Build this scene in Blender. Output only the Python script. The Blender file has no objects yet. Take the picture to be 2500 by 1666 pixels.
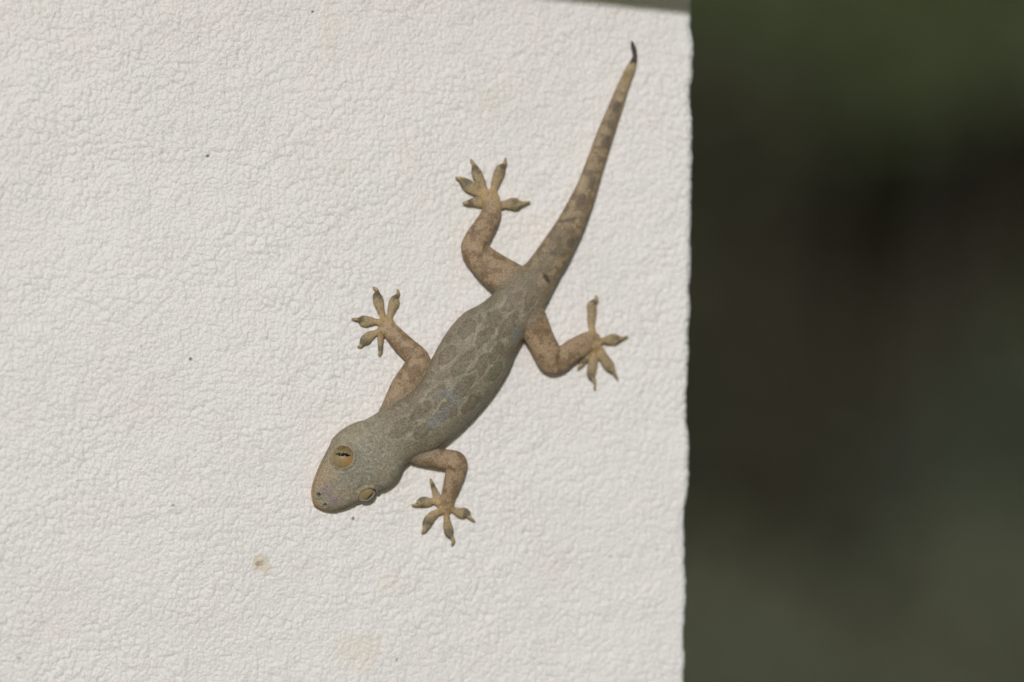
import bpy, math, random
import numpy as np
from mathutils import Matrix, Vector

random.seed(7)
rng = np.random.default_rng(11)
scene = bpy.context.scene
COL = scene.collection

# ------------------------------------------------------------------ camera
Z0 = 1.5                                   # camera height above the ground
FOCAL, SENSOR = 100.0, 36.0
S = 0.0000867                              # metres per photograph pixel at the wall
FPX = 2500 * FOCAL / SENSOR
D = S * FPX
TILT, ROLL = math.radians(10.0), math.radians(0.55)
fwd = np.array([math.sin(TILT), math.cos(TILT), 0.0])
r0 = np.array([math.cos(TILT), -math.sin(TILT), 0.0])
zz = np.array([0.0, 0.0, 1.0])
right = r0 * math.cos(ROLL) + zz * math.sin(ROLL)
upv = zz * math.cos(ROLL) - r0 * math.sin(ROLL)
CAM = np.array([0, 0, Z0]) - fwd * D

cam_data = bpy.data.cameras.new('camera')
cam_data.lens = FOCAL
cam_data.sensor_width = SENSOR
cam_data.clip_start = 0.01
cam_data.clip_end = 200
cam = bpy.data.objects.new('camera', cam_data)
COL.objects.link(cam)
M = Matrix(((right[0], upv[0], -fwd[0], CAM[0]),
            (right[1], upv[1], -fwd[1], CAM[1]),
            (right[2], upv[2], -fwd[2], CAM[2]),
            (0, 0, 0, 1)))
cam.matrix_world = M
scene.camera = cam


def ray(px, py):
    px = np.asarray(px, float)[..., None]; py = np.asarray(py, float)[..., None]
    return fwd + right * (px - 1250) / FPX + upv * (833 - py) / FPX


def P(px, py, z=0.0):
    """point standing z pixel-units in front of the wall plane, seen at photograph pixel px, py"""
    d = ray(px, py)
    t = (-np.asarray(z, float) * S - CAM[1]) / d[..., 1]
    return CAM + d * t[..., None]


def deep(px, py, dist):
    return CAM + ray(px, py) * dist


def project(w):
    v = w - CAM
    dz = v @ fwd
    return 1250 + FPX * (v @ right) / dz, 833 - FPX * (v @ upv) / dz


foc = P(800, 1100, 40)
cam_data.dof.use_dof = True
cam_data.dof.focus_distance = float((foc - CAM) @ fwd)
cam_data.dof.aperture_fstop = 3.6

# ------------------------------------------------------------------ light
to_sun = Vector((-0.21, -0.93, 0.30)).normalized()
SUN_EL = math.asin(to_sun.z)
SUN_AZ = math.atan2(to_sun.x, to_sun.y)
world = bpy.data.worlds.new('World')
scene.world = world
world.use_nodes = True
wn = world.node_tree.nodes; wl = world.node_tree.links
wn.clear()
sky = wn.new('ShaderNodeTexSky'); sky.sky_type = 'NISHITA'
sky.sun_disc = False
sky.sun_elevation = SUN_EL
sky.sun_rotation = SUN_AZ
tint = wn.new('ShaderNodeMixRGB'); tint.blend_type = 'MULTIPLY'; tint.inputs[0].default_value = 1.0
tint.inputs[2].default_value = (0.78, 0.92, 0.78, 1)
bg = wn.new('ShaderNodeBackground'); bg.inputs[1].default_value = 0.05
out = wn.new('ShaderNodeOutputWorld')
wl.new(sky.outputs[0], tint.inputs[1]); wl.new(tint.outputs[0], bg.inputs[0]); wl.new(bg.outputs[0], out.inputs[0])

sd = bpy.data.lights.new('sun', 'SUN')
sd.energy = 2.4
sd.angle = math.radians(1.6)
sd.color = (1.0, 0.97, 0.955)
sun = bpy.data.objects.new('sun', sd)
COL.objects.link(sun)
sun.rotation_euler = (-to_sun).to_track_quat('-Z', 'Y').to_euler()
sun.location = (-1, -2, 4)

vs = scene.view_settings
vs.view_transform = 'Standard'; vs.look = 'None'; vs.gamma = 1; vs.exposure = 0.0
vs.use_curve_mapping = False
scene.render.engine = 'CYCLES'
scene.cycles.use_denoising = True
scene.cycles.max_bounces = 6


# ------------------------------------------------------------------ noise helpers
def table(seed):
    return np.random.default_rng(seed).random((256, 256))


def vnoise(x, y, cell, seed):
    t = table(seed)
    x = x / cell; y = y / cell
    ix = np.floor(x).astype(int); iy = np.floor(y).astype(int)
    fx = x - ix; fy = y - iy
    fx = fx * fx * fx * (fx * (fx * 6 - 15) + 10); fy = fy * fy * fy * (fy * (fy * 6 - 15) + 10)
    g = lambda a, b: t[a & 255, b & 255]
    return (g(ix, iy) * (1 - fx) + g(ix + 1, iy) * fx) * (1 - fy) + (g(ix, iy + 1) * (1 - fx) + g(ix + 1, iy + 1) * fx) * fy


def fbm(x, y, cell, seed, octv=4):
    s = 0; a = 0.5; n = 0
    for k in range(octv):
        s = s + a * vnoise(x, y, cell / 2 ** k, seed + k); n += a; a *= 0.5
    return s / n


def worley(x, y, cell, seed):
    tx, ty = table(seed), table(seed + 1)
    x = x / cell; y = y / cell
    ix = np.floor(x).astype(int); iy = np.floor(y).astype(int)
    f1 = np.full(x.shape, 9.0); f2 = np.full(x.shape, 9.0)
    for a in (-1, 0, 1):
        for b in (-1, 0, 1):
            cx = ix + a; cy = iy + b
            dx = cx + tx[cx & 255, cy & 255] - x; dy = cy + ty[cx & 255, cy & 255] - y
            d = np.sqrt(dx * dx + dy * dy)
            f2 = np.minimum(f2, np.maximum(f1, d)); f1 = np.minimum(f1, d)
    return f1, f2


def sst(a, b, x):
    t = np.clip((x - a) / (b - a), 0, 1)
    return t * t * (3 - 2 * t)


def lin(r, g, b, k=1.0):
    c = np.array([r, g, b]) / 255.0
    c = np.where(c <= 0.04045, c / 12.92, ((c + 0.055) / 1.055) ** 2.4)
    return c * k


# ------------------------------------------------------------------ mesh helpers
def mesh_from(name, verts, faces, mat, parent=None, origin=(0, 0, 0), smooth=True):
    me = bpy.data.meshes.new(name)
    v = np.asarray(verts, float) - np.asarray(origin, float)
    me.from_pydata(v.tolist(), [], faces.tolist() if hasattr(faces, 'tolist') else faces)
    me.update()
    if smooth:
        me.polygons.foreach_set('use_smooth', [True] * len(me.polygons))
    o = bpy.data.objects.new(name, me)
    COL.objects.link(o)
    if mat: me.materials.append(mat)
    if parent:
        o.parent = parent
    else:
        o.location = origin
    return o


def color_attr(me, rgb, name='Col'):
    a = me.color_attributes.new(name, 'FLOAT_COLOR', 'POINT')
    c = np.ones((len(me.vertices), 4)); c[:, :3] = rgb
    a.data.foreach_set('color', c.ravel())


def tag(o, label=None, cat=None, group=None, kind=None):
    if label: o['label'] = label
    if cat: o['category'] = cat
    if group: o['group'] = group
    if kind: o['kind'] = kind
    return o


def empty(name, loc):
    o = bpy.data.objects.new(name, None)
    o.empty_display_size = 0.01
    COL.objects.link(o); o.location = loc
    return o


class Mat:
    def __init__(s, name):
        s.m = bpy.data.materials.new(name); s.m.use_nodes = True
        s.n = s.m.node_tree.nodes; s.l = s.m.node_tree.links
        s.b = s.n['Principled BSDF']

    def node(s, t, **kw):
        n = s.n.new(t)
        for k, v in kw.items():
            if k.startswith('i_'):
                n.inputs[k[2:]].default_value = v
            else:
                setattr(n, k, v)
        return n


# ================================================================== WALL
XE = float(P(1692, 833)[0])                # right-hand edge of the rendered pillar


def graded(lo, f0, f1, hi, step, grow=1.25):
    mid = np.arange(f0, f1, step)
    out_l = []; x = f0; d = step
    while x > lo:
        d *= grow; x -= d; out_l.append(max(x, lo))
    out_r = []; x = mid[-1]; d = step
    while x < hi:
        d *= grow; x += d; out_r.append(min(x, hi))
    return np.concatenate([out_l[::-1], mid, out_r])


STEP = 0.00016
RAD = 0.0020                               # rounded corner
left_fine = float(P(-40, 833)[0]); z_lo = float(P(1250, 1720)[2]); z_hi = float(P(600, -60)[2])
L_FLAT = XE - RAD
ARC = RAD * math.pi / 2
ua = graded(-0.42, left_fine, L_FLAT, L_FLAT, STEP)
ub = L_FLAT + np.arange(1, 17) / 16 * ARC
uc = L_FLAT + ARC + np.array([.0004, .0008, .0014, .0022, .0035, .006, .01, .016, .026, .045, .08, .13, .2])
u = np.concatenate([ua[ua < L_FLAT - 1e-6], [L_FLAT], ub, uc])
v = graded(0.0, z_lo, z_hi, Z0 + 0.35, STEP)
U, V = np.meshgrid(u, v)
arc = np.clip(U - L_FLAT, 0, ARC) / RAD
bx = np.minimum(U, L_FLAT) + RAD * np.sin(arc)
by = RAD * (1 - np.cos(arc)) + np.maximum(U - L_FLAT - ARC, 0)
nx = np.sin(arc); ny = -np.cos(arc)
# relief: rolled-on lumpy render coat, rounded blobs parted by fine creases
wx = U + 0.0007 * (fbm(U, V, 0.0030, 21, 3) - 0.5) + 0.0003 * (fbm(U, V, 0.0011, 61, 2) - .5)
wy = V + 0.0007 * (fbm(U, V, 0.0030, 31, 3) - 0.5) + 0.0003 * (fbm(U, V, 0.0011, 71, 2) - .5)
# lumps are drawn out a little along the roller's run
sx, sy = wx * 1.0 + wy * 0.25, wy * 0.8
h = np.zeros_like(U)
f1, f2 = worley(sx, sy, 0.00108, 41)        # paraboloid lumps meeting in creases, two sizes
f1b, f2b = worley(sx + .1, sy, 0.00064, 43)
amp_big = sst(0.35, 0.65, fbm(U, V, 0.005, 91, 2))
h += 0.00042 * (1 - f1 ** 2) * (0.45 + 0.55 * amp_big) + 0.00019 * (1 - f1b ** 2) * (1.15 - 0.4 * amp_big)
h -= 0.00002 * np.exp(-((f2 - f1) / 0.08) ** 2) + 0.00002 * np.exp(-((f2b - f1b) / 0.10) ** 2)
h += 0.00026 * (fbm(U, V, 0.0030, 51, 2) - 0.5) + 0.00010 * (fbm(U, V, 0.0007, 57, 2) - .5)
h -= 0.00033
h += 0.0012 * (fbm(U, V, 0.055, 77, 2) - 0.5)
h *= 0.86 + 0.5 * (fbm(U, V, 0.022, 95, 2) - 0.5)
h_edge = 0.0016 * (fbm(U * 0 + .3, V, 0.0075, 83, 5) - 0.5) * sst(L_FLAT - 0.002, L_FLAT + ARC, U)
h = h + h_edge
h -= 0.00060
X = bx + nx * h; Y = by + ny * h
nv, nu = U.shape
verts = np.stack([X, Y, V], -1).reshape(-1, 3)
idx = np.arange(nv * nu).reshape(nv, nu)
faces = np.stack([idx[:-1, :-1], idx[:-1, 1:], idx[1:, 1:], idx[1:, :-1]], -1).reshape(-1, 4)

mw = Mat('white_render_coat')
attr = mw.node('ShaderNodeVertexColor', layer_name='Col')
tc = mw.node('ShaderNodeTexCoord')
nz = mw.node('ShaderNodeTexNoise'); nz.inputs['Scale'].default_value = 1500; nz.inputs['Detail'].default_value = 4
vw = mw.node('ShaderNodeTexVoronoi'); vw.inputs['Scale'].default_value = 1750
ad = mw.node('ShaderNodeMath', operation='SUBTRACT')
bmp = mw.node('ShaderNodeBump'); bmp.inputs['Strength'].default_value = 0.55; bmp.inputs['Distance'].default_value = 0.00016
mw.l.new(tc.outputs['Object'], nz.inputs['Vector']); mw.l.new(tc.outputs['Object'], vw.inputs['Vector'])
mw.l.new(nz.outputs['Fac'], ad.inputs[0]); mw.l.new(vw.outputs['Distance'], ad.inputs[1]); mw.l.new(ad.outputs[0], bmp.inputs['Height'])
mw.l.new(bmp.outputs[0], mw.b.inputs['Normal'])
mw.l.new(attr.outputs['Color'], mw.b.inputs['Base Color'])
mw.b.inputs['Roughness'].default_value = 0.48
mw.b.inputs['Specular IOR Level'].default_value = 0.35


def fast_grid(name, verts, faces, mat, origin):
    me = bpy.data.meshes.new(name)
    me.vertices.add(len(verts)); me.vertices.foreach_set('co', (verts - np.asarray(origin)).ravel())
    n = len(faces)
    me.loops.add(n * 4); me.loops.foreach_set('vertex_index', faces.ravel().astype(np.int32))
    me.polygons.add(n)
    me.polygons.foreach_set('loop_start', np.arange(0, n * 4, 4, dtype=np.int32))
    me.polygons.foreach_set('use_smooth', np.ones(n, bool))
    me.update(calc_edges=True); me.validate()
    me.materials.append(mat)
    o = bpy.data.objects.new(name, me); COL.objects.link(o)
    return o


wall_root = empty('rendered_wall', (XE - 0.2, 0, 0))
face_o = fast_grid('render_coat', verts, faces, mw.m, (XE - 0.2, 0, 0))
face_o.parent = wall_root
# paint colour, pale stains, dirt specks
PX, PY = project(verts)
base = np.tile(np.array([0.735, 0.712, 0.718]), (len(verts), 1))
uu, vv = U.ravel(), V.ravel()
tone = fbm(uu, vv, 0.018, 101, 3) - 0.5
base *= (1 + 0.05 * tone)[:, None]
pink = sst(0.5, 0.75, fbm(uu, vv, 0.006, 111, 3))[:, None]
base *= 1 + pink * np.array([0.006, -0.008, -0.006])
grn = sst(0.5, 0.75, fbm(uu, vv, 0.005, 121, 3))[:, None]
base *= 1 + grn * np.array([-0.014, 0.0, -0.004])
st = sst(0.58, 0.80, fbm(uu, vv, 0.011, 131, 4))[:, None]
base *= 1 + st * np.array([-0.008, -0.015, -0.03])


def stain(cx, cy, rx, ry, c, a, ragged=0.6, seed=200):
    global base
    m = (np.abs(PX - cx) < rx * 2) & (np.abs(PY - cy) < ry * 2)
    n = fbm(uu[m], vv[m], 0.0012, seed, 3) - 0.5
    d = np.sqrt(((PX[m] - cx) / rx) ** 2 + ((PY[m] - cy) / ry) ** 2) + ragged * n * 2
    w = (1 - sst(0.6, 1.15, d))[:, None] * a
    base[m] = base[m] * (1 - w) + np.array(c) * w


for (cx, cy, rx, ry, c, a) in [
        (637, 1378, 26, 22, (0.60, 0.50, 0.37), .55), (632, 1377, 10, 6, (0.3, 0.22, 0.15), .65), (640, 1372, 6, 4, (0.3, 0.22, 0.14), .6),
        (870, 1590, 70, 50, (0.64, 0.55, 0.43), .28), (862, 1265, 4, 5, (0.20, 0.10, 0.05), .9),
        (763, 29, 5, 4, (0.1, 0.07, 0.05), .9), (507, 381, 4, 4, (0.14, 0.11, 0.09), .85),
        (465, 877, 4, 4.5, (0.14, 0.11, 0.09), .85), (423, 1234, 4, 3, (0.2, 0.17, 0.16), .8),
        (969, 1611, 5, 8, (0.3, 0.2, 0.14), .7), (46, 1607, 6, 5, (0.35, 0.33, 0.36), .7),
        (1490, 1358, 4, 3, (0.2, 0.16, 0.13), .8), (345, 845, 5, 5, (0.5, 0.45, 0.33), .7),
        (820, 1000, 60, 45, (0.66, 0.58, 0.48), .12), (960, 1430, 60, 30, (0.66, 0.58, 0.46), .16),
        (1180, 160, 20, 16, (0.62, 0.56, 0.46), .18), (810, 80, 25, 70, (0.64, 0.56, 0.46), .2),
        (830, 420, 30, 26, (0.64, 0.58, 0.46), .2), (1195, 240, 34, 30, (0.62, 0.58, 0.46), .14),
        (150, 1480, 90, 90, (0.72, 0.64, 0.61), .2), (1340, 1350, 70, 40, (0.64, 0.57, 0.48), .1)]:
    stain(cx, cy, rx, ry, c, a, seed=int(cx + cy))
# scattered fine specks
r2 = np.random.default_rng(5)
vis = (PX > -20) & (PX < 1700) & (PY > -20) & (PY < 1690)
for k in range(34):
    cx, cy, rr = r2.uniform(0, 1660), r2.uniform(10, 1660), r2.uniform(1.6, 3.0)
    m = vis & (np.abs(PX - cx) < 8) & (np.abs(PY - cy) < 8)
    w = np.exp(-((PX[m] - cx) ** 2 + (PY[m] - cy) ** 2) / rr ** 2)[:, None] * r2.uniform(.2, .45)
    base[m] = base[m] * (1 - w) + np.array([0.2, 0.17, 0.14]) * w
color_attr(face_o.data, base)
# unseen board added above the frame to cast the shadow on the wall top
lz = P(1380, 0)
sl_a, sl_b = P(1385, 0), P(1680, 32)
PROJ = 0.060
k = to_sun / -to_sun.y                     # moving PROJ out towards the sun
dx, dz = k.x * PROJ, k.z * PROJ
slope = (sl_b[2] - sl_a[2]) / (sl_b[0] - sl_a[0])
bz = lambda x: sl_a[2] + slope * (x - dx - sl_a[0]) + dz
xa, xb = XE - 0.50, XE + 0.001
ma = Mat('shadow_board_wood'); ma.b.inputs['Base Color'].default_value = (0.20, 0.18, 0.13, 1); ma.b.inputs['Roughness'].default_value = 0.7
nb = ma.node('ShaderNodeTexNoise'); nb.inputs['Scale'].default_value = 60
rb = ma.node('ShaderNodeValToRGB'); rb.color_ramp.elements[0].color = (.13, .12, .08, 1); rb.color_ramp.elements[1].color = (.26, .24, .18, 1)
ma.l.new(nb.outputs['Fac'], rb.inputs[0]); ma.l.new(rb.outputs[0], ma.b.inputs['Base Color'])
bv = []
for x in (xa, xb):
    for y in (-PROJ, 0.16):
        for t in (0, 0.022):
            bv.append((x, y, bz(x) + t))
bf = [(0, 1, 3, 2), (4, 6, 7, 5), (0, 4, 5, 1), (2, 3, 7, 6), (0, 2, 6, 4), (1, 5, 7, 3)]
mesh_from('shadow_board', bv, bf, ma.m, wall_root, (XE - 0.2, 0, 0), smooth=False)
tag(wall_root, 'white lumpy rendered wall corner with small brown stains behind the gecko', 'wall')

# ================================================================== GECKO
# outline stations from snout to tail tip: left x,y  right x,y  top, bottom, widest height (pixel units)
BODY = [
    (763, 1224, 776, 1240, 30, 14, 21, 0),
    (760, 1212, 790, 1246, 40, 9, 20, 0),
    (761, 1188, 815, 1247, 50, 7, 21, -.05),
    (770, 1160, 848, 1237, 59, 6, 23, -.08),
    (781, 1133, 876, 1222, 67, 6, 26, -.12),
    (793, 1109, 902, 1208, 74, 6, 28, -.15),
    (803, 1090, 924, 1198, 80, 6, 30, -.15),
    (811, 1072, 947, 1188, 84, 6, 32, -.14),
    (826, 1056, 966, 1174, 86, 6, 33, -.12),
    (846, 1042, 977, 1157, 86, 5, 33, -.10),
    (869, 1031, 984, 1141, 83, 4, 32, -.08),
    (893, 1024, 999, 1127, 79, 3, 30, -.05),
    (914, 1012, 1023, 1113, 77, 2, 29, 0),
    (940, 996, 1050, 1104, 78, 1, 29, 0),
    (968, 979, 1078, 1090, 82, 0, 30, 0),
    (999, 959, 1108, 1065, 87, 0, 31, 0),
    (1025, 932, 1145, 1030, 92, 0, 33, 0),
    (1045, 895, 1185, 985, 95, 0, 34, 0),
    (1062, 860, 1215, 945, 97, 0, 35, 0),
    (1085, 820, 1240, 905, 96, 0, 35, 0),
    (1109, 788, 1258, 862, 92, 0, 34, 0),
    (1137, 761, 1277, 828, 86, 0, 32, 0),
    (1168, 745, 1299, 790, 80, 0, 31, 0),
    (1199, 722, 1322, 760, 75, 0, 30, 0),
    (1226, 694, 1338, 732, 71, 0, 29, 0),
    (1256, 664, 1352, 704, 67, 0, 28, 0),
    (1287, 640, 1369, 673, 62, 0, 26, 0),
    (1311, 609, 1387, 642, 57, 0, 25, 0),
    (1339, 569, 1406, 604, 51, 0, 23, 0),
    (1364, 532, 1425, 563, 46, 0, 21, 0),
    (1389, 487, 1443, 514, 41, 0, 19, 0),
    (1409, 449, 1457, 470, 37, 0, 17, 0),
    (1430, 397, 1473, 414, 33, 0, 15, 0),
    (1458, 321, 1497, 336, 28, 1, 14, 0),
    (1487, 255, 1519, 267, 24, 1, 13, 0),
    (1511, 199, 1538, 207, 20, 2, 11, 0),
    (1531, 160, 1552, 168, 17, 3, 10, 0),
    (1539, 149, 1555, 152, 16, 4, 10, 0),
    (1544, 136, 1556, 136, 15, 5, 10, 0),
    (1542, 119, 1553, 118, 15, 6, 10, 0),
    (1539, 105, 1547, 104, 15, 8, 11, 0),
]
# limbs: centre x, y, half width, top height, bottom height
LIMBS = {
    'front_left': [(948, 1022, 30, 58, 3), (972, 992, 39, 54, 3), (983, 968, 39, 52, 3), (990, 946, 36, 52, 3), (1001, 925, 33, 54, 4), (1014, 904, 32, 56, 5), (1022, 884, 30, 56, 6), (1014, 868, 27, 52, 6),
                   (998, 853, 25, 46, 5), (980, 836, 24, 41, 4), (964, 819, 22, 35, 3), (952, 806, 21, 28, 2), (943, 795, 22, 22, 0), (937, 788, 18, 19, 0)],
    'front_right': [(985, 1085, 30, 58, 4), (1012, 1104, 27, 52, 4), (1040, 1114, 24, 50, 5), (1068, 1119, 24, 50, 6), (1094, 1123, 25, 50, 7), (1113, 1129, 27, 49, 7), (1113, 1148, 25, 46, 6),
                    (1107, 1172, 23, 41, 5), (1100, 1196, 20, 36, 3), (1093, 1216, 18, 29, 1), (1088, 1232, 20, 22, 0), (1085, 1240, 17, 18, 0)],
    'hind_left': [(1268, 704, 52, 71, 2), (1240, 683, 47, 68, 2), (1208, 660, 42, 63, 3), (1180, 636, 37, 58, 4), (1160, 612, 34, 54, 5), (1160, 593, 31, 50, 5),
                  (1173, 570, 29, 45, 4), (1187, 547, 27, 40, 3), (1198, 525, 25, 34, 2), (1201, 505, 23, 28, 0), (1198, 485, 22, 22, 0), (1195, 474, 19, 18, 0)],
    'hind_right': [(1282, 752, 42, 72, 2), (1303, 796, 39, 63, 3), (1318, 826, 35, 56, 4), (1333, 855, 34, 54, 5), (1345, 880, 32, 52, 6), (1362, 882, 29, 48, 6),
                   (1384, 867, 28, 44, 5), (1406, 852, 28, 39, 4), (1428, 838, 25, 32, 2), (1444, 832, 23, 25, 0), (1454, 838, 20, 20, 0)],
}
# toes: centre x, y, half width; the pads are broad, the last joint thin and arched
TOES = [
    [(938, 784, 9), (934, 772, 8), (929, 756, 9.5), (924, 737, 12.5), (921, 722, 10.5), (921, 711, 5), (917, 706, 4.2), (911, 702, 3)],
    [(947, 784, 9), (952, 771, 8), (957, 754, 10.5), (962, 741, 13), (965, 730, 10.5), (970, 721, 5), (972, 714, 4.5), (970, 709, 3.4)],
    [(932, 790, 9), (919, 786, 7.5), (906, 785, 10.5), (891, 785, 14), (881, 782, 11), (873, 780, 4.8), (867, 779.5, 3.8), (860, 779, 2.6)],
    [(930, 806, 9), (918, 813, 7.5), (904, 820, 11), (892, 831, 12.5), (884, 840, 8), (880, 845, 4.6), (874, 848, 3)],
    [(934, 806, 9), (930, 824, 8.5), (929, 838, 7.5), (929, 852, 6), (928, 861, 4.6), (925, 869, 2.8)],
    [(1078, 1226, 10), (1067, 1213, 9.5), (1060, 1196, 7.5), (1056, 1184, 5.6), (1053, 1176, 4.2), (1051, 1170, 2.8)],
    [(1075, 1230, 10), (1060, 1224, 7.5), (1046, 1226, 10.5), (1034, 1226, 12.5), (1023, 1230, 10), (1016, 1233, 4.8), (1006, 1234, 2.6)],
    [(1080, 1244, 10), (1069, 1251, 8.5), (1055, 1260, 10.5), (1046, 1272, 12), (1041, 1284, 10), (1037, 1294, 5.4), (1030, 1301, 3)],
    [(1089, 1240, 10), (1090, 1255, 8), (1091, 1271, 8.5), (1094, 1289, 11.5), (1097, 1303, 10.5), (1103, 1312, 5.4), (1107, 1321, 4.6), (1103, 1331, 3)],
    [(1096, 1238, 10), (1109, 1246, 8.5), (1121, 1252, 11), (1134, 1254, 13), (1142, 1258, 9.5), (1147, 1264, 4.2), (1158, 1273, 3.2)],
    [(1186, 490, 13), (1172, 494, 12), (1159, 493, 10.5), (1149, 495, 9), (1140, 496, 6), (1131, 496, 2.8)],
    [(1184, 480, 10), (1168, 472, 9), (1155, 462, 13), (1141, 452, 14), (1131, 443, 10.5), (1123, 437, 5.4), (1113, 434, 2.8)],
    [(1190, 474, 10), (1182, 461, 8.5), (1173, 442, 11), (1164, 424, 12.5), (1159, 410, 8.5), (1156, 400, 4.6), (1149, 390, 2.8)],
    [(1202, 476, 10), (1206, 461, 8.5), (1211, 443, 10.5), (1218, 424, 13), (1224, 411, 11), (1231, 402, 5.4), (1234, 394, 4.4), (1234, 387, 3.2)],
    [(1206, 498, 12), (1220, 501, 10), (1233, 500, 9.5), (1248, 498, 13.5), (1262, 499, 14.5), (1272, 498, 8), (1280, 496, 4.4), (1293, 493, 3.2)],
    [(1447, 822, 11), (1445, 803, 8.5), (1444, 783, 9.5), (1445, 763, 11.5), (1445, 747, 11.5), (1449, 739, 8.5), (1456, 734, 4.6), (1457, 729, 4), (1454, 723, 3)],
    [(1456, 836, 11), (1468, 833, 7), (1482, 831, 10.5), (1499, 829, 13.5), (1510, 828, 10), (1518, 826, 4.8), (1532, 822, 3)],
    [(1456, 844, 12), (1464, 856, 10.5), (1474, 874, 11.5), (1486, 892, 13), (1493, 902, 10), (1499, 909, 5), (1503, 916, 3.8), (1508, 926, 2.8)],
    [(1452, 846, 11), (1452, 862, 8.5), (1449, 882, 10.5), (1445, 902, 11.5), (1444, 917, 10), (1449, 926, 6), (1452, 933, 4), (1452, 950, 3)],
    [(1447, 848, 10), (1439, 859, 9.5), (1431, 871, 11.5), (1423, 883, 9.5), (1419, 892, 5.4), (1411, 901, 2.8)],
]


def catmull(A, sub):
    A = np.asarray(A, float)
    n = len(A)
    Pd = np.vstack([2 * A[0] - A[1], A, 2 * A[-1] - A[-2]])
    o = []
    for i in range(n - 1):
        p0, p1, p2, p3 = Pd[i:i + 4]
        for j in range(sub):
            t = j / sub
            o.append(0.5 * (2 * p1 + (p2 - p0) * t + (2 * p0 - 5 * p1 + 4 * p2 - p3) * t * t + (3 * p1 - p0 - 3 * p2 + p3) * t ** 3))
    o.append(A[-1])
    return np.array(o)


GV, GF = [], []


def add_rings(R):
    """R: list of rings (each n x 3 in px,py,z); capped at both ends"""
    n = len(R[0]); base_i = sum(len(a) for a in GV)
    pts = np.vstack(list(R) + [R[0].mean(0)[None], R[-1].mean(0)[None]])
    GV.append(P(pts[:, 0], pts[:, 1], pts[:, 2]))
    m = len(R)
    for i in range(m - 1):
        for j in range(n):
            a = base_i + i * n + j; b = base_i + i * n + (j + 1) % n
            GF.append((a, b, b + n, a + n))
    c0 = base_i + m * n; c1 = c0 + 1
    for j in range(n):
        GF.append((base_i + (j + 1) % n, base_i + j, c0))
        GF.append((base_i + (m - 1) * n + j, base_i + (m - 1) * n + (j + 1) % n, c1))


def section(cx, cy, hx, hy, zt, zb, zm, skew, n=40, pe=0.80, qe=0.78):
    ph = np.arange(n) / n * 2 * math.pi
    c, s = np.cos(ph), np.sin(ph)
    a = np.sign(c) * np.abs(c) ** pe
    z = np.where(s >= 0, zm + (zt - zm) * np.abs(s) ** qe, zm - (zm - zb) * np.abs(s) ** 0.7)
    a = a + skew * np.clip(s, 0, 1) ** 2
    return np.stack([cx + hx * a, cy + hy * a, z], -1)


B = catmull(BODY, 6)
B[:, 4:7] *= 0.86
rings = []
bc = []
for q in B:
    cx, cy = (q[0] + q[2]) / 2, (q[1] + q[3]) / 2
    hx, hy = (q[0] - q[2]) / 2, (q[1] - q[3]) / 2
    rings.append(section(cx, cy, hx, hy, q[4], q[5], q[6], q[7]))
    bc.append((cx, cy, math.hypot(hx, hy)))
# blunt snout tip and tail tip
first, last = rings[0], rings[-1]
tipA = np.array([765.5, 1234.0, 21]); tipB = np.array([1542, 100, 12.0])
rings = [tipA + (first - first.mean(0)) * 0.45 + (first.mean(0) - tipA) * 0.25] + rings + [tipB + (last - last.mean(0)) * 0.4]
add_rings(rings)
bc = np.array(bc)

lc = []
LIMB_PATH = {}
for name, L in LIMBS.items():
    A = catmull(L, 5)
    A[:, 3] *= 0.84
    T = np.gradient(A[:, :2], axis=0); T /= np.linalg.norm(T, axis=1)[:, None]
    R = []
    for (x, y, w, zt, zb), (tx, ty) in zip(A, T):
        R.append(section(x, y, -ty * w, tx * w, zt, zb, zb + (zt - zb) * .45, 0, 28, 0.85, 0.78))
        lc.append((x, y, w))
    e = R[-1]
    R.append(e.mean(0) + (e - e.mean(0)) * 0.7 + np.append(T[-1] * A[-1, 2] * 0.6, 0))
    add_rings(R)
tcx = []
for Tq in TOES:
    n = len(Tq)
    full = []
    for i, (x, y, w) in enumerate(Tq):
        f = i / (n - 1)
        wide = w > 7
        if i == 0: zt, zb = 18, 0
        elif wide: zt, zb = 10.5 - 2.5 * f, -1
        else:      # thin arched end joint
            zt = (13 if f < 0.97 else 8); zb = zt - min(2 * w, 8) - 0.5
        full.append((x, y, w, zt, zb))
    A = catmull(full, 5)
    T = np.gradient(A[:, :2], axis=0); T /= np.linalg.norm(T, axis=1)[:, None]
    R = []
    for i, ((x, y, w, zt, zb), (tx, ty)) in enumerate(zip(A, T)):
        w = max(w * (1.08 if w > 9 else 1.0), 2.4)
        R.append(section(x, y, -ty * w, tx * w, zt, zb, zb + (zt - zb) * .4, 0, 18, 1.0, 0.9))
        tcx.append((x, y, w, i / (len(A) - 1)))
    e = R[-1]
    R.append(e.mean(0) + (e - e.mean(0)) * 0.5 + np.append(T[-1] * 2.2, -1))
    add_rings(R)
lc = np.array(lc); tcx = np.array(tcx)

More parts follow.
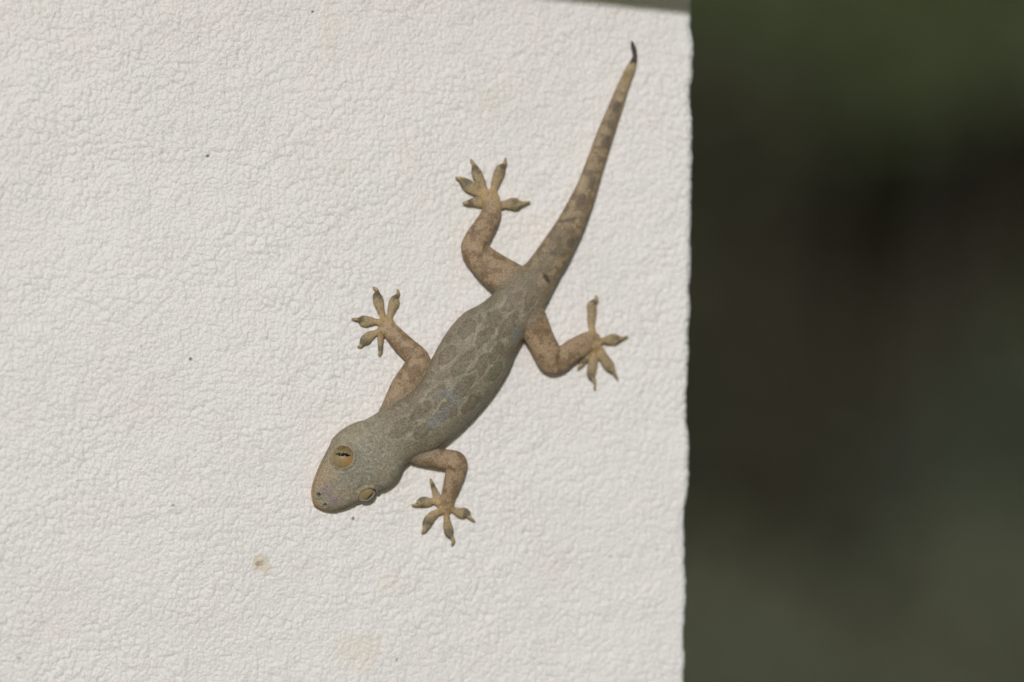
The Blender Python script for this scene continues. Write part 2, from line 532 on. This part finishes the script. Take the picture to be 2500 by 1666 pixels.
for J in ([(1338, 858, 30, 50, 5), (1342, 872, 27, 50, 6), (1346, 890, 22, 46, 8)], [(1178, 615, 28, 50, 5), (1162, 610, 26, 50, 6), (1149, 607, 22, 46, 8)],
          [(1100, 1140, 22, 44, 7), (1112, 1130, 21, 44, 8), (1122, 1122, 18, 42, 9)], [(1014, 894, 24, 48, 7), (1026, 884, 22, 46, 8), (1036, 876, 17, 42, 9)]):
    A = catmull(J, 3)
    T = np.gradient(A[:, :2], axis=0); T /= np.linalg.norm(T, axis=1)[:, None]
    R = [section(x, y, -ty * w, tx * w, zt, zb, zb + (zt - zb) * .45, 0, 24, 0.85, 0.8) for (x, y, w, zt, zb), (tx, ty) in zip(A, T)]
    e = R[-1]
    R.append(e.mean(0) + (e - e.mean(0)) * 0.6 + np.append(T[-1] * A[-1, 2] * 0.55, 0))
    add_rings(R)

GO = P(1180, 880, 0)                       # base of the animal on the wall
raw = bpy.data.meshes.new('raw')
raw.from_pydata((np.vstack(GV) - GO).tolist(), [], GF); raw.update()
ro = bpy.data.objects.new('raw', raw); COL.objects.link(ro)
import bmesh
bmm = bmesh.new(); bmm.from_mesh(raw); bmesh.ops.recalc_face_normals(bmm, faces=bmm.faces); bmm.to_mesh(raw); bmm.free()
md = ro.modifiers.new('r', 'REMESH'); md.mode = 'VOXEL'; md.voxel_size = 0.000125; md.adaptivity = 0
dg = bpy.context.evaluated_depsgraph_get()
body_me = bpy.data.meshes.new_from_object(ro.evaluated_get(dg))
bpy.data.objects.remove(ro); bpy.data.meshes.remove(raw)
body_me.name = 'body'
nV = len(body_me.vertices)
co = np.empty(nV * 3); body_me.vertices.foreach_get('co', co); co = co.reshape(-1, 3)
ed = np.empty(len(body_me.edges) * 2, np.int32); body_me.edges.foreach_get('vertices', ed); ed = ed.reshape(-1, 2)
deg = np.bincount(ed.ravel(), minlength=nV)[:, None]


def lap(c):
    s = np.empty_like(c)
    for k in range(c.shape[1]):
        s[:, k] = np.bincount(ed[:, 0], weights=c[ed[:, 1], k], minlength=nV) + np.bincount(ed[:, 1], weights=c[ed[:, 0], k], minlength=nV)
    return s / deg - c


for it in range(9):                        # Taubin smoothing: rounds the joins without shrinking the toes
    co = co + 0.6 * lap(co)
    co = co - 0.58 * lap(co)
for it in range(2):
    co = co + 0.5 * lap(co)


def normals(c):
    body_me.vertices.foreach_set('co', c.ravel()); body_me.update()
    n = np.empty(nV * 3); body_me.vertex_normals.foreach_get('vector', n)
    return n.reshape(-1, 3)


nrm = normals(co)
gx, gy = project(co + GO)
gz = -(co[:, 1] + GO[1]) / S               # height above the wall in pixel units


# px-frame direction to world direction (x right, y down, z out of the wall)
def pdir(a, b, c):
    d = np.array([a, -c, -b], float); return d / np.linalg.norm(d)


def surf_z(x, y, r=4):
    m = (np.abs(gx - x) < r) & (np.abs(gy - y) < r)
    return gz[m].max()


# ---- eyes: centre, radius, axis, slit direction
EYES = []
eL_n = pdir(-0.14, -0.20, 0.95)
R1 = 34.0
zl = surf_z(836, 1114)
cL = P(838, 1119, zl - R1 * 0.73) - GO
EYES.append((cL, R1 * S, eL_n, pdir(1.0, 0.10, 0.0), 24.5))
eR_n = pdir(0.38, 0.62, 0.70)
R2 = 26.0
cR = P(890, 1198, 32) - GO
EYES.append((cR, R2 * S, eR_n, pdir(-0.42, 0.90, 0.1), 22.5))
disp = np.zeros(nV)
lid = np.zeros(nV)
for ei, (c, r, n, sdir, ro_) in enumerate(EYES):
    rel = co - c
    ax = rel @ n
    rad = np.linalg.norm(rel - ax[:, None] * n, axis=1) / S
    front = sst(-2 * S, 8 * S, ax)
    ring = np.exp(-((rad - ro_ - 3.0) / 3.6) ** 2) * front
    pit = (1 - sst(ro_ - 5, ro_ + 1, rad)) * front
    groove = np.exp(-((rad - ro_ - 10) / 2.2) ** 2) * front
    if ei == 1:                            # brow fold overhanging the far eye
        side = sst(-4, 12, (rel @ pdir(-0.62, -0.70, 0.2)) / S)
        pit = pit * (1 - side)
        brow = np.exp(-((rad - ro_ + 7) / 6.0) ** 2) * front * side
        disp += 4.5 * brow
    disp += ring * 2.2 - pit * 9 - groove * 0.9
    lid = np.maximum(lid, np.exp(-((rad - ro_ - 2.0) / 3.6) ** 2) * front)
# brow over the right eye: a fold that hides its upper half
bxr = (gx - 893) * 0.79 - (gy - 1206) * -0.61
byr = (gx - 893) * 0.61 + (gy - 1206) * 0.79
# ---- nostrils
nost = np.zeros(nV)
for (x, y, r) in ((778, 1209, 4.0), (794, 1234, 3.6)):
    d2 = ((gx - x) ** 2 + (gy - y) ** 2) / r ** 2
    w = np.exp(-d2) * (gz > 12)
    disp -= 6 * w; disp += 2.2 * np.exp(-((np.sqrt(d2) * r - r * 1.9) / 2.2) ** 2) * (gz > 12)
    nost = np.maximum(nost, np.exp(-d2 * 1.4) * (gz > 12))
# ---- mouth line along the jaw, below the widest line of the snout
ha = (gx - 768) * 0.746 - (gy - 1232) * 0.666           # along the head
hp = -(gx - 768) * 0.666 - (gy - 1232) * 0.746          # across, + = upper left side
mz = 0.86 * (27 + 0.09 * np.clip(ha, 0, 120))
onhead = 1 - sst(105, 125, ha)
ml = np.exp(-((gz - mz) / 2.0) ** 2) * onhead * (np.abs(nrm[:, 1]) < 0.9)
disp -= 2.2 * ml
# upper lip fold on the side turned to the viewer
fold = np.exp(-((gz - mz - 9) / 2.2) ** 2) * onhead * 0.5
disp -= 1.0 * fold
# ---- skin lumps on the flank, thigh and tail
disp += 2.2 * (fbm(gx, gy, 26, 301, 3) - 0.5) * sst(20, 60, gz) * sst(150, 200, ha)
# fold where flank meets thigh
disp += 1.0 * (fbm(gx * 0.9, gy, 7, 311, 2) - 0.5)
co = co + nrm * (disp * S)[:, None]
nrm = normals(co)

# ---- weights of the body regions
def near(C, extra=1.0):
    d = np.full(nV, 99.0, np.float32); arg = np.zeros(nV, int)
    fx, fy = gx.astype(np.float32), gy.astype(np.float32)
    for i, (x, y, w) in enumerate(C):
        m = np.flatnonzero((np.abs(fx - x) < w * 2.2) & (np.abs(fy - y) < w * 2.2))
        v_ = np.hypot(fx[m] - x, fy[m] - y) / w
        k_ = v_ < d[m]
        d[m[k_]] = v_[k_]; arg[m[k_]] = i
    return d, arg


db, ab = near(bc)
dt, at = near(tcx[::2, :3])
tpos = tcx[::2][at, 3]
bt = ab / (len(bc) - 1)                     # 0 snout .. 1 tail tip
nb_ = len(BODY) - 1
stn = ab / 6.0                              # station number
hip = np.clip(1 - np.abs(stn - 24) / 3.5, 0, 1)
w_limb = sst(0.80 - 0.35 * hip, 1.22 + 0.1 * hip, db)
w_toe = (1 - sst(0.95, 1.25, dt)) * sst(0.08, 0.32, tpos)
w_toe *= w_limb
w_tail = sst(21.5, 27.5, stn) * (1 - w_limb)
w_head = (1 - sst(9, 13, stn)) * (1 - w_limb)

n1 = fbm(gx, gy, 46, 401, 4)[:, None]; n2 = fbm(gx, gy, 15, 411, 3)[:, None]; n3 = fbm(gx, gy, 6, 421, 3)[:, None]
n4 = fbm(gx, gy, 90, 431, 3)[:, None]


def mix(a, b, w):
    if np.ndim(w) == 1: w = w[:, None]
    return a * (1 - w) + b * w


KC = 1.23
C_body = lin(129, 119, 104, KC); C_body2 = lin(112, 101, 85, KC); C_body_l = lin(151, 143, 126, KC)
C_green = lin(115, 115, 97, KC); C_head = lin(142, 132, 114, KC); C_headg = lin(127, 123, 111, KC)
C_purp = lin(132, 117, 122, KC); C_lip = lin(176, 149, 108, KC); C_limb = lin(152, 130, 105, KC)
C_limb_d = lin(114, 92, 70, KC); C_toe = lin(152, 136, 103, KC); C_pad = lin(100, 90, 74, KC)
C_tail = lin(143, 126, 102, KC); C_tail_d = lin(112, 94, 72, KC); C_blue = lin(116, 117, 117, KC)
C_dark = lin(62, 52, 48, KC); C_edge = lin(168, 148, 108, KC)

cl = np.tile(C_body, (nV, 1))
cl = mix(cl, C_body2, sst(0.45, 0.7, n1) * 0.7)
cl = mix(cl, C_body_l, sst(0.55, 0.75, n2) * 0.45)
# right flank greener, left flank paler
cl = mix(cl, C_green, (sst(0.45, 0.65, n4)[:, 0] * 0.5))

def blob(cx, cy, rx, ry, ang, seed=0, rag=0.35):
    a = math.radians(ang)
    x = (gx - cx) * math.cos(a) + (gy - cy) * math.sin(a); y = -(gx - cx) * math.sin(a) + (gy - cy) * math.cos(a)
    return np.sqrt((x / rx) ** 2 + (y / ry) ** 2) + rag * 2 * (fbm(gx, gy, 14, 500 + seed, 3) - 0.5)


top_only = sst(0, 1, np.clip(-nrm[:, 1], 0, 1) * 2)
BL = [(1128, 888, 40, 17, -52), (1166, 905, 46, 17, -55), (1063, 972, 42, 18, -45), (1096, 1000, 40, 21, -48), (1200, 788, 44, 18, -50),
      (1181, 822, 34, 16, -50), (1238, 800, 40, 16, -55), (1299, 726, 36, 15, -60), (1250, 735, 34, 14, -50), (1132, 945, 34, 15, -50),
      (1215, 860, 34, 14, -60), (985, 1040, 40, 20, -40), (1030, 1050, 34, 15, -40),
      (1092, 868, 36, 15, -55), (1145, 800, 36, 16, -48), (1208, 905, 32, 13, -58), (1150, 985, 32, 13, -50), (1030, 1000, 30, 13, -45)]
for i, (cx, cy, rx, ry, an) in enumerate(BL):
    d = blob(cx, cy, rx, ry, an, i, 0.45)
    cl = mix(cl, C_body2 * 0.80, (1 - sst(0.80, 1.10, d)) * (0.44 + 0.40 * sst(0.5, 1.0, d)))
    cl = mix(cl, C_body_l, np.exp(-((d - 1.2) / 0.15) ** 2) * 0.5 * sst(0.25, 0.55, n2[:, 0]))
for i, (cx, cy, rx, ry, an) in enumerate([(1090, 961, 26, 16, -30), (1072, 1018, 46, 15, -40), (1110, 975, 20, 12, 0), (1262, 820, 16, 26, 20)]):
    cl = mix(cl, C_blue, (1 - sst(0.5, 1.2, blob(cx, cy, rx, ry, an, 20 + i, .5))) * 0.6)
# pale yellowish lower flank edge
low = (1 - sst(10, 34, gz)) * sst(0.7, 0.95, db)
cl = mix(cl, C_edge, low * 0.5 * (hp > -1e9))
# head
hd = np.tile(C_head, (nV, 1))
hd = mix(hd, C_headg, (1 - sst(0.5, 1.1, blob(880, 1130, 85, 60, -42, 31, .25))) * 0.85)
hd = mix(hd, C_headg * 0.93, sst(0.5, 0.72, n1) * 0.5)
hd = mix(hd, lin(154, 149, 134, KC), sst(0.52, 0.68, n3) * 0.55)
for i, (cx, cy, rx, ry, an) in enumerate([(788, 1185, 12, 24, 25), (815, 1222, 24, 12, -10), (800, 1200, 16, 14, 0)]):
    hd = mix(hd, C_purp, (1 - sst(0.4, 1.3, blob(cx, cy, rx, ry, an, 40 + i, .3))) * 0.7)
hd = mix(hd, lin(158, 138, 112, KC), sst(8, 30, hp) * (1 - sst(60, 105, ha)) * 0.75)
hd = mix(hd, C_lip, (1 - sst(23, 35, gz)) * 0.85)
hd = mix(hd, C_lip * 0.95, (1 - sst(4, 16, ha)) * 0.9)
hd = mix(hd, lin(62, 46, 34), ml * 0.9)
hd = mix(hd, lin(96, 78, 55), fold * 0.6)
hd = mix(hd, lin(150, 132, 100, KC), lid * 0.55)
hd = mix(hd, lin(36, 24, 20), nost * 0.95)
cl = mix(cl, hd, w_head)
# tail
tl = np.tile(C_tail, (nV, 1))
tl = mix(tl, C_tail_d, sst(0.46, 0.60, n2) * 0.75)
tl = mix(tl, lin(104, 92, 76, KC), sst(0.5, 0.6, fbm(gx, gy, 34, 451, 3)) * 0.55)
tl = mix(tl, C_edge, (1 - sst(5, 24, gz)) * 0.7)
for i, (cx, cy, rx, ry, an, a) in enumerate([(1388, 537, 30, 6, -12, .55), (1394, 592, 9, 12, 0, .5), (1478, 348, 12, 22, 25, .5), (1507, 262, 10, 16, 20, .55),
                                             (1440, 440, 14, 24, 25, .35), (1350, 620, 12, 8, 0, .4), (1420, 490, 12, 16, 20, .35), (1492, 310, 8, 18, 25, .3)]):
    tl = mix(tl, lin(88, 76, 70, KC), (1 - sst(0.5, 1.2, blob(cx, cy, rx, ry, an, 60 + i, .45))) * min(1, a * 1.5))
for i, (cx, cy, rx, ry) in enumerate([(1483, 322, 13, 9), (1512, 240, 12, 10), (1424, 445, 14, 18), (1545, 166, 10, 8), (1527, 220, 8, 8)]):
    tl = mix(tl, lin(172, 156, 126, KC), (1 - sst(0.4, 1.3, blob(cx, cy, rx, ry, 20, 80 + i, .3))) * 0.45)
cl = mix(cl, tl, w_tail)
# limbs
lb = np.tile(C_limb, (nV, 1))
lb = mix(lb, C_limb_d, sst(0.48, 0.62, n2) * 0.7)
lb = mix(lb, C_limb_d * 0.85, sst(0.56, 0.72, n3) * 0.5)
lb = mix(lb, lin(182, 158, 116, KC), (1 - sst(8, 26, gz)) * 0.65)
ty_ = np.tile(C_toe, (nV, 1))
ty_ = mix(ty_, C_limb, (1 - sst(0.2, 0.5, tpos)) * 0.8)
ty_ = mix(ty_, C_pad, sst(0.38, 0.55, tpos) * (1 - sst(0.66, 0.76, tpos)) * sst(0.25, 0.5, n2[:, 0]) * 0.95)
ty_ = mix(ty_, C_pad * 0.85, sst(0.55, 0.7, n3[:, 0]) * 0.4)
ty_ = mix(ty_, lin(158, 140, 100, KC), sst(0.74, 0.86, tpos) * 0.7)
lb = mix(lb, ty_, w_toe)
cl = mix(cl, lb, w_limb)
# dark marks
d = blob(1334, 680, 19, 7, 52, 90, .3)
cl = mix(cl, C_dark * 1.1, (1 - sst(0.5, 1.2, d)) * 0.85)
tipw = (1 - sst(151, 157, gy)) * (gx > 1500)
cl = mix(cl, lin(56, 46, 46, 1.1) * (1 + 0.5 * (n3 - .5)), tipw * 0.96)
cl *= 1 + 0.20 * (n3 - 0.5)

mg = Mat('gecko_skin')
at_ = mg.node('ShaderNodeVertexColor', layer_name='Col')
tc = mg.node('ShaderNodeTexCoord')
vo = mg.node('ShaderNodeTexVoronoi'); vo.inputs['Scale'].default_value = 3000
rp = mg.node('ShaderNodeMapRange'); rp.inputs['From Min'].default_value = 0.0; rp.inputs['From Max'].default_value = 0.75
rp.inputs['To Min'].default_value = 1.26; rp.inputs['To Max'].default_value = 0.75
mu = mg.node('ShaderNodeMixRGB', blend_type='MULTIPLY'); mu.inputs[0].default_value = 1
bm1 = mg.node('ShaderNodeBump', invert=True); bm1.inputs['Strength'].default_value = 0.6; bm1.inputs['Distance'].default_value = 0.00012
mg.l.new(tc.outputs['Object'], vo.inputs['Vector'])
mg.l.new(vo.outputs['Distance'], rp.inputs['Value']); mg.l.new(rp.outputs[0], mu.inputs[2])
mg.l.new(at_.outputs['Color'], mu.inputs[1]); mg.l.new(mu.outputs[0], mg.b.inputs['Base Color'])
mg.l.new(vo.outputs['Distance'], bm1.inputs['Height']); mg.l.new(bm1.outputs[0], mg.b.inputs['Normal'])
mg.b.inputs['Roughness'].default_value = 0.55
mg.b.inputs['Subsurface Weight'].default_value = 0.45
mg.b.inputs['Subsurface Radius'].default_value = (1.0, 0.7, 0.45)
mg.b.inputs['Subsurface Scale'].default_value = 0.0011
mg.b.inputs['Specular IOR Level'].default_value = 0.4

gecko = empty('gecko', GO)
body_me.materials.clear(); body_me.materials.append(mg.m)
body_me.polygons.foreach_set('use_smooth', np.ones(len(body_me.polygons), bool))
color_attr(body_me, cl)
body = bpy.data.objects.new('body', body_me); COL.objects.link(body); body.parent = gecko
tag(gecko, 'grey-brown house gecko clinging head down to the white wall', 'gecko')

# ---- eyeballs with slit pupils
me_ = Mat('gecko_eye')
tc = me_.node('ShaderNodeTexCoord')
nz = me_.node('ShaderNodeTexNoise'); nz.inputs['Scale'].default_value = 1400; nz.inputs['Detail'].default_value = 4
cr = me_.node('ShaderNodeValToRGB')
cr.color_ramp.elements[0].position = 0.32; cr.color_ramp.elements[0].color = (*lin(104, 90, 62), 1)
cr.color_ramp.elements[1].position = 0.68; cr.color_ramp.elements[1].color = (*lin(144, 127, 92), 1)
me_.l.new(tc.outputs['Object'], nz.inputs['Vector']); me_.l.new(nz.outputs['Fac'], cr.inputs[0])
sp = me_.node('ShaderNodeSeparateXYZ'); me_.l.new(tc.outputs['Object'], sp.inputs[0])
ER = R1 * S
md1 = me_.node('ShaderNodeMapRange'); md1.inputs['From Min'].default_value = 0.55 * ER; md1.inputs['From Max'].default_value = -0.25 * ER
me_.l.new(sp.outputs['Y'], md1.inputs['Value'])
mlow = me_.node('ShaderNodeMixRGB'); mlow.inputs[2].default_value = (*lin(163, 142, 106), 1)
mfac = me_.node('ShaderNodeMath', operation='MULTIPLY'); mfac.inputs[1].default_value = 0.6
me_.l.new(md1.outputs[0], mfac.inputs[0]); me_.l.new(mfac.outputs[0], mlow.inputs[0]); me_.l.new(cr.outputs[0], mlow.inputs[1])
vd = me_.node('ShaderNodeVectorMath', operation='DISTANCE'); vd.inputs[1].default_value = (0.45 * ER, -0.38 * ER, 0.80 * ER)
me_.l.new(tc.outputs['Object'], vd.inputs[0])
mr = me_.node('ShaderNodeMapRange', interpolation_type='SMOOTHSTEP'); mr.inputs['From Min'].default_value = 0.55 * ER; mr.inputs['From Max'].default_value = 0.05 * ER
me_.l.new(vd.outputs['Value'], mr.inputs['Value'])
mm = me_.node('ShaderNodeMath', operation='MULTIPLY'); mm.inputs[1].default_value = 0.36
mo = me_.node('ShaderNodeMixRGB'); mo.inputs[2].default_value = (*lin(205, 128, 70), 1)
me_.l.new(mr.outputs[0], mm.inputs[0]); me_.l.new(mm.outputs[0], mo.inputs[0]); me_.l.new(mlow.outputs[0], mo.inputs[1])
me_.l.new(mo.outputs[0], me_.b.inputs['Base Color'])
me_.b.inputs['Roughness'].default_value = 0.4; me_.b.inputs['Specular IOR Level'].default_value = 0.15
me_.b.inputs['Coat Weight'].default_value = 0.9; me_.b.inputs['Coat Roughness'].default_value = 0.03
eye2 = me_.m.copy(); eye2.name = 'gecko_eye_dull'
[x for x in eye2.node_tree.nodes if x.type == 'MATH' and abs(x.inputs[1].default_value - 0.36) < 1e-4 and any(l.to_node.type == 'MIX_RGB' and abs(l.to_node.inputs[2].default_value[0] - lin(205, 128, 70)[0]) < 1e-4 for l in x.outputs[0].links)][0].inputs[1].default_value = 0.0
mp = Mat('pupil_black'); mp.b.inputs['Base Color'].default_value = (0.006, 0.005, 0.004, 1); mp.b.inputs['Roughness'].default_value = 0.1

for ei, (c, r, n, sdir, ro_) in enumerate(EYES):
    xa_ = sdir - n * (sdir @ n); xa_ /= np.linalg.norm(xa_)
    ya_ = np.cross(n, xa_)
    F = np.stack([xa_, ya_, n], 1)
    nlat, nlon = 20, 40
    ev = []; ef = []
    for i in range(nlat + 1):
        th = math.pi * i / nlat
        for j in range(nlon):
            p = 2 * math.pi * j / nlon
            ev.append((r * math.sin(th) * math.cos(p), r * math.sin(th) * math.sin(p), r * math.cos(th) * 0.97))
    for i in range(nlat):
        for j in range(nlon):
            a = i * nlon + j; b = i * nlon + (j + 1) % nlon
            ef.append((a, a + nlon, b + nlon, b))
    eo = mesh_from('eye', ev, ef, me_.m if ei == 0 else eye2)
    Mx = Matrix(((F[0, 0], F[0, 1], F[0, 2], c[0]), (F[1, 0], F[1, 1], F[1, 2], c[1]), (F[2, 0], F[2, 1], F[2, 2], c[2]), (0, 0, 0, 1)))
    eo.parent = gecko; eo.matrix_local = Mx
    # wavy slit lying on the eyeball
    pv = []; pf = []
    N = 41
    for layer in (1.012, 0.985):
        for i in range(N):
            t = -1 + 2 * i / (N - 1)
            al_ = t * 0.54
            hw_ = 0.015 + 0.11 * (1 - abs(t) ** 4) * (0.45 + 0.55 * abs(math.cos(t * 2.0 * math.pi)))
            mid_ = 0.020 * math.sin(t * 7) + (0.10 if ei == 0 else 0.0)
            for sg in (1, -1):
                be = mid_ + sg * hw_
                pv.append((layer * r * math.sin(al_) * math.cos(be), layer * r * math.sin(be), layer * r * 0.97 * math.cos(al_) * math.cos(be)))
    for i in range(N - 1):
        a = 2 * i
        pf += [(a, a + 1, a + 3, a + 2), (2 * N + a, 2 * N + a + 2, 2 * N + a + 3, 2 * N + a + 1), (a, a + 2, 2 * N + a + 2, 2 * N + a), (a + 1, 2 * N + a + 1, 2 * N + a + 3, a + 3)]
    mesh_from('pupil', pv, pf, mp.m, eo)

# ================================================================== BACKGROUND
def leaf_mat(name, ca, cb):
    m = Mat(name)
    g = m.node('ShaderNodeObjectInfo')
    geo = m.node('ShaderNodeNewGeometry')
    ra = m.node('ShaderNodeValToRGB')
    ra.color_ramp.elements[0].color = (*ca, 1); ra.color_ramp.elements[1].color = (*cb, 1)
    m.l.new(geo.outputs['Random Per Island'], ra.inputs[0]); m.l.new(ra.outputs[0], m.b.inputs['Base Color'])
    m.b.inputs['Roughness'].default_value = 0.8; m.b.inputs['Specular IOR Level'].default_value = 0.1
    return m.m


bark = Mat('bark')
nb = bark.node('ShaderNodeTexNoise'); nb.inputs['Scale'].default_value = 40
rb = bark.node('ShaderNodeValToRGB'); rb.color_ramp.elements[0].color = (.02, .015, .01, 1); rb.color_ramp.elements[1].color = (.06, .045, .03, 1)
bark.l.new(nb.outputs['Fac'], rb.inputs[0]); bark.l.new(rb.outputs[0], bark.b.inputs['Base Color'])


def shrub(name, label, clumps, mat, leaf, nleaf, seed):
    """clumps: list of (centre, radii)"""
    r = np.random.default_rng(seed)
    c0 = clumps[0][0]
    root = empty(name, (c0[0], c0[1] + 0.15, 0))
    k = nleaf // len(clumps)
    q = []
    for (c, rad) in clumps:
        d = r.normal(size=(k, 3)); d /= np.linalg.norm(d, axis=1)[:, None]
        q.append(np.array(c) + d * (r.random(k) ** 0.45)[:, None] * np.array(rad))
    q = np.vstack(q); n = len(q)
    un = lambda a: a / np.linalg.norm(a, axis=1)[:, None]
    a = un(un(r.normal(size=(n, 3))) + np.array([0, 0, -.3])); b = un(np.cross(a, r.normal(size=(n, 3)))); nn = np.cross(a, b)
    L = (leaf * r.uniform(.7, 1.3, n))[:, None]; W = L * 0.26
    vv_ = np.stack([q, q + a * L * .35 + b * W, q + a * L * .35 - b * W, q + a * L * .4 - nn * W * .35, q + a * L * .72 + b * W * .75,
                    q + a * L * .72 - b * W * .75, q + a * L], 1).reshape(-1, 3)
    pat = np.array([(0, 1, 3), (0, 3, 2), (1, 4, 3), (2, 3, 5), (3, 4, 6), (3, 6, 5)])
    ff_ = (pat[None] + (np.arange(n) * 7)[:, None, None]).reshape(-1, 3)
    mesh_from('foliage', vv_, ff_, mat, root, root.location, smooth=False)
    # branching stem
    sv, sf = [], []
    base_p = np.array(root.location)
    for (c, rad) in clumps:
        for e in range(3):
            tgt = np.array(c) + r.normal(size=3) * np.array(rad) * .35
            pts = [base_p + r.normal(size=3) * np.array([.03, .03, 0]), base_p * .5 + tgt * .5 + r.normal(size=3) * .05, tgt]
            pts = catmull(np.array(pts), 5)
            i0 = len(sv)
            for j, q in enumerate(pts):
                rr = 0.014 * (1 - .75 * j / len(pts))
                for s_ in range(6):
                    an = s_ / 6 * 2 * math.pi
                    sv.append(q + np.array([math.cos(an) * rr, math.sin(an) * rr, 0]))
            for j in range(len(pts) - 1):
                for s_ in range(6):
                    a = i0 + j * 6 + s_; b = i0 + j * 6 + (s_ + 1) % 6
                    sf.append((a, b, b + 6, a + 6))
    mesh_from('stem', np.array(sv), sf, bark.m, root, root.location)
    tag(root, label, 'shrub', 'blurred shrubs behind the wall')
    return root


hz = lambda px, py, d: deep(px, py, d)
m_dark = leaf_mat('leaf_dark', (0.058, 0.055, 0.034), (0.082, 0.070, 0.045))
m_green = leaf_mat('leaf_green', (0.105, 0.135, 0.062), (0.12, 0.145, 0.075))
m_grey = leaf_mat('leaf_grey', (0.128, 0.138, 0.092), (0.15, 0.155, 0.105))
m_brown = leaf_mat('leaf_brown', (0.060, 0.060, 0.038), (0.072, 0.067, 0.045))
m_teal = leaf_mat('leaf_teal', (0.078, 0.095, 0.064), (0.092, 0.108, 0.074))
shrub('dark_hedge_shrub', 'dark brown-green shrub in the blurred middle of the background', [(hz(1950, 700, 8.2), (1.0, .5, .9)), (hz(2400, 500, 8.3), (1.0, .5, .9)), (hz(2200, 1400, 8.3), (1.0, .5, .8)),
      (hz(1950, -200, 8.4), (1.0, .5, .9))], m_dark, 0.085, 16000, 1)
shrub('green_shrub', 'brighter green blurred foliage patch at the top of the background', [(hz(2130, -60, 6.6), (.40, .22, .42)), (hz(2450, -150, 6.7), (.36, .22, .36)), (hz(1780, -130, 6.6), (.34, .22, .30))], m_green, 0.055, 4200, 2)
shrub('grey_green_shrub', 'pale grey-green blurred shrub at the bottom of the background', [(hz(2200, 1850, 6.2), (.46, .25, .46)), (hz(2450, 1700, 6.2), (.32, .25, .42)), (hz(1900, 1880, 6.2), (.36, .25, .40)), (hz(1720, 1620, 6.4), (.28, .22, .34))], m_grey, 0.055, 5200, 3)
shrub('brown_shrub', 'dull reddish-brown blurred foliage close along the wall edge', [(hz(1720, 420, 6.4), (.28, .2, .36)), (hz(1740, 950, 6.4), (.26, .2, .34))], m_brown, 0.05, 1100, 6)
shrub('blue_green_shrub', 'dull blue-green blurred foliage at the right edge below the middle', [(hz(2500, 1150, 7.2), (.36, .22, .52)), (hz(2250, 1250, 7.3), (.30, .2, .34))], m_teal, 0.055, 1700, 4)

mgr = Mat('soil')
nb = mgr.node('ShaderNodeTexNoise'); nb.inputs['Scale'].default_value = 9; nb.inputs['Detail'].default_value = 8
rb = mgr.node('ShaderNodeValToRGB'); rb.color_ramp.elements[0].color = (.03, .028, .016, 1); rb.color_ramp.elements[1].color = (.08, .075, .045, 1)
mgr.l.new(nb.outputs['Fac'], rb.inputs[0]); mgr.l.new(rb.outputs[0], mgr.b.inputs['Base Color']); mgr.b.inputs['Roughness'].default_value = 0.9
gnd = mesh_from('ground', [(-40, -40, -0.004), (40, -40, -0.004), (40, 60, -0.004), (-40, 60, -0.004)], [(0, 1, 2, 3)], mgr.m, smooth=False)
tag(gnd, kind='structure')
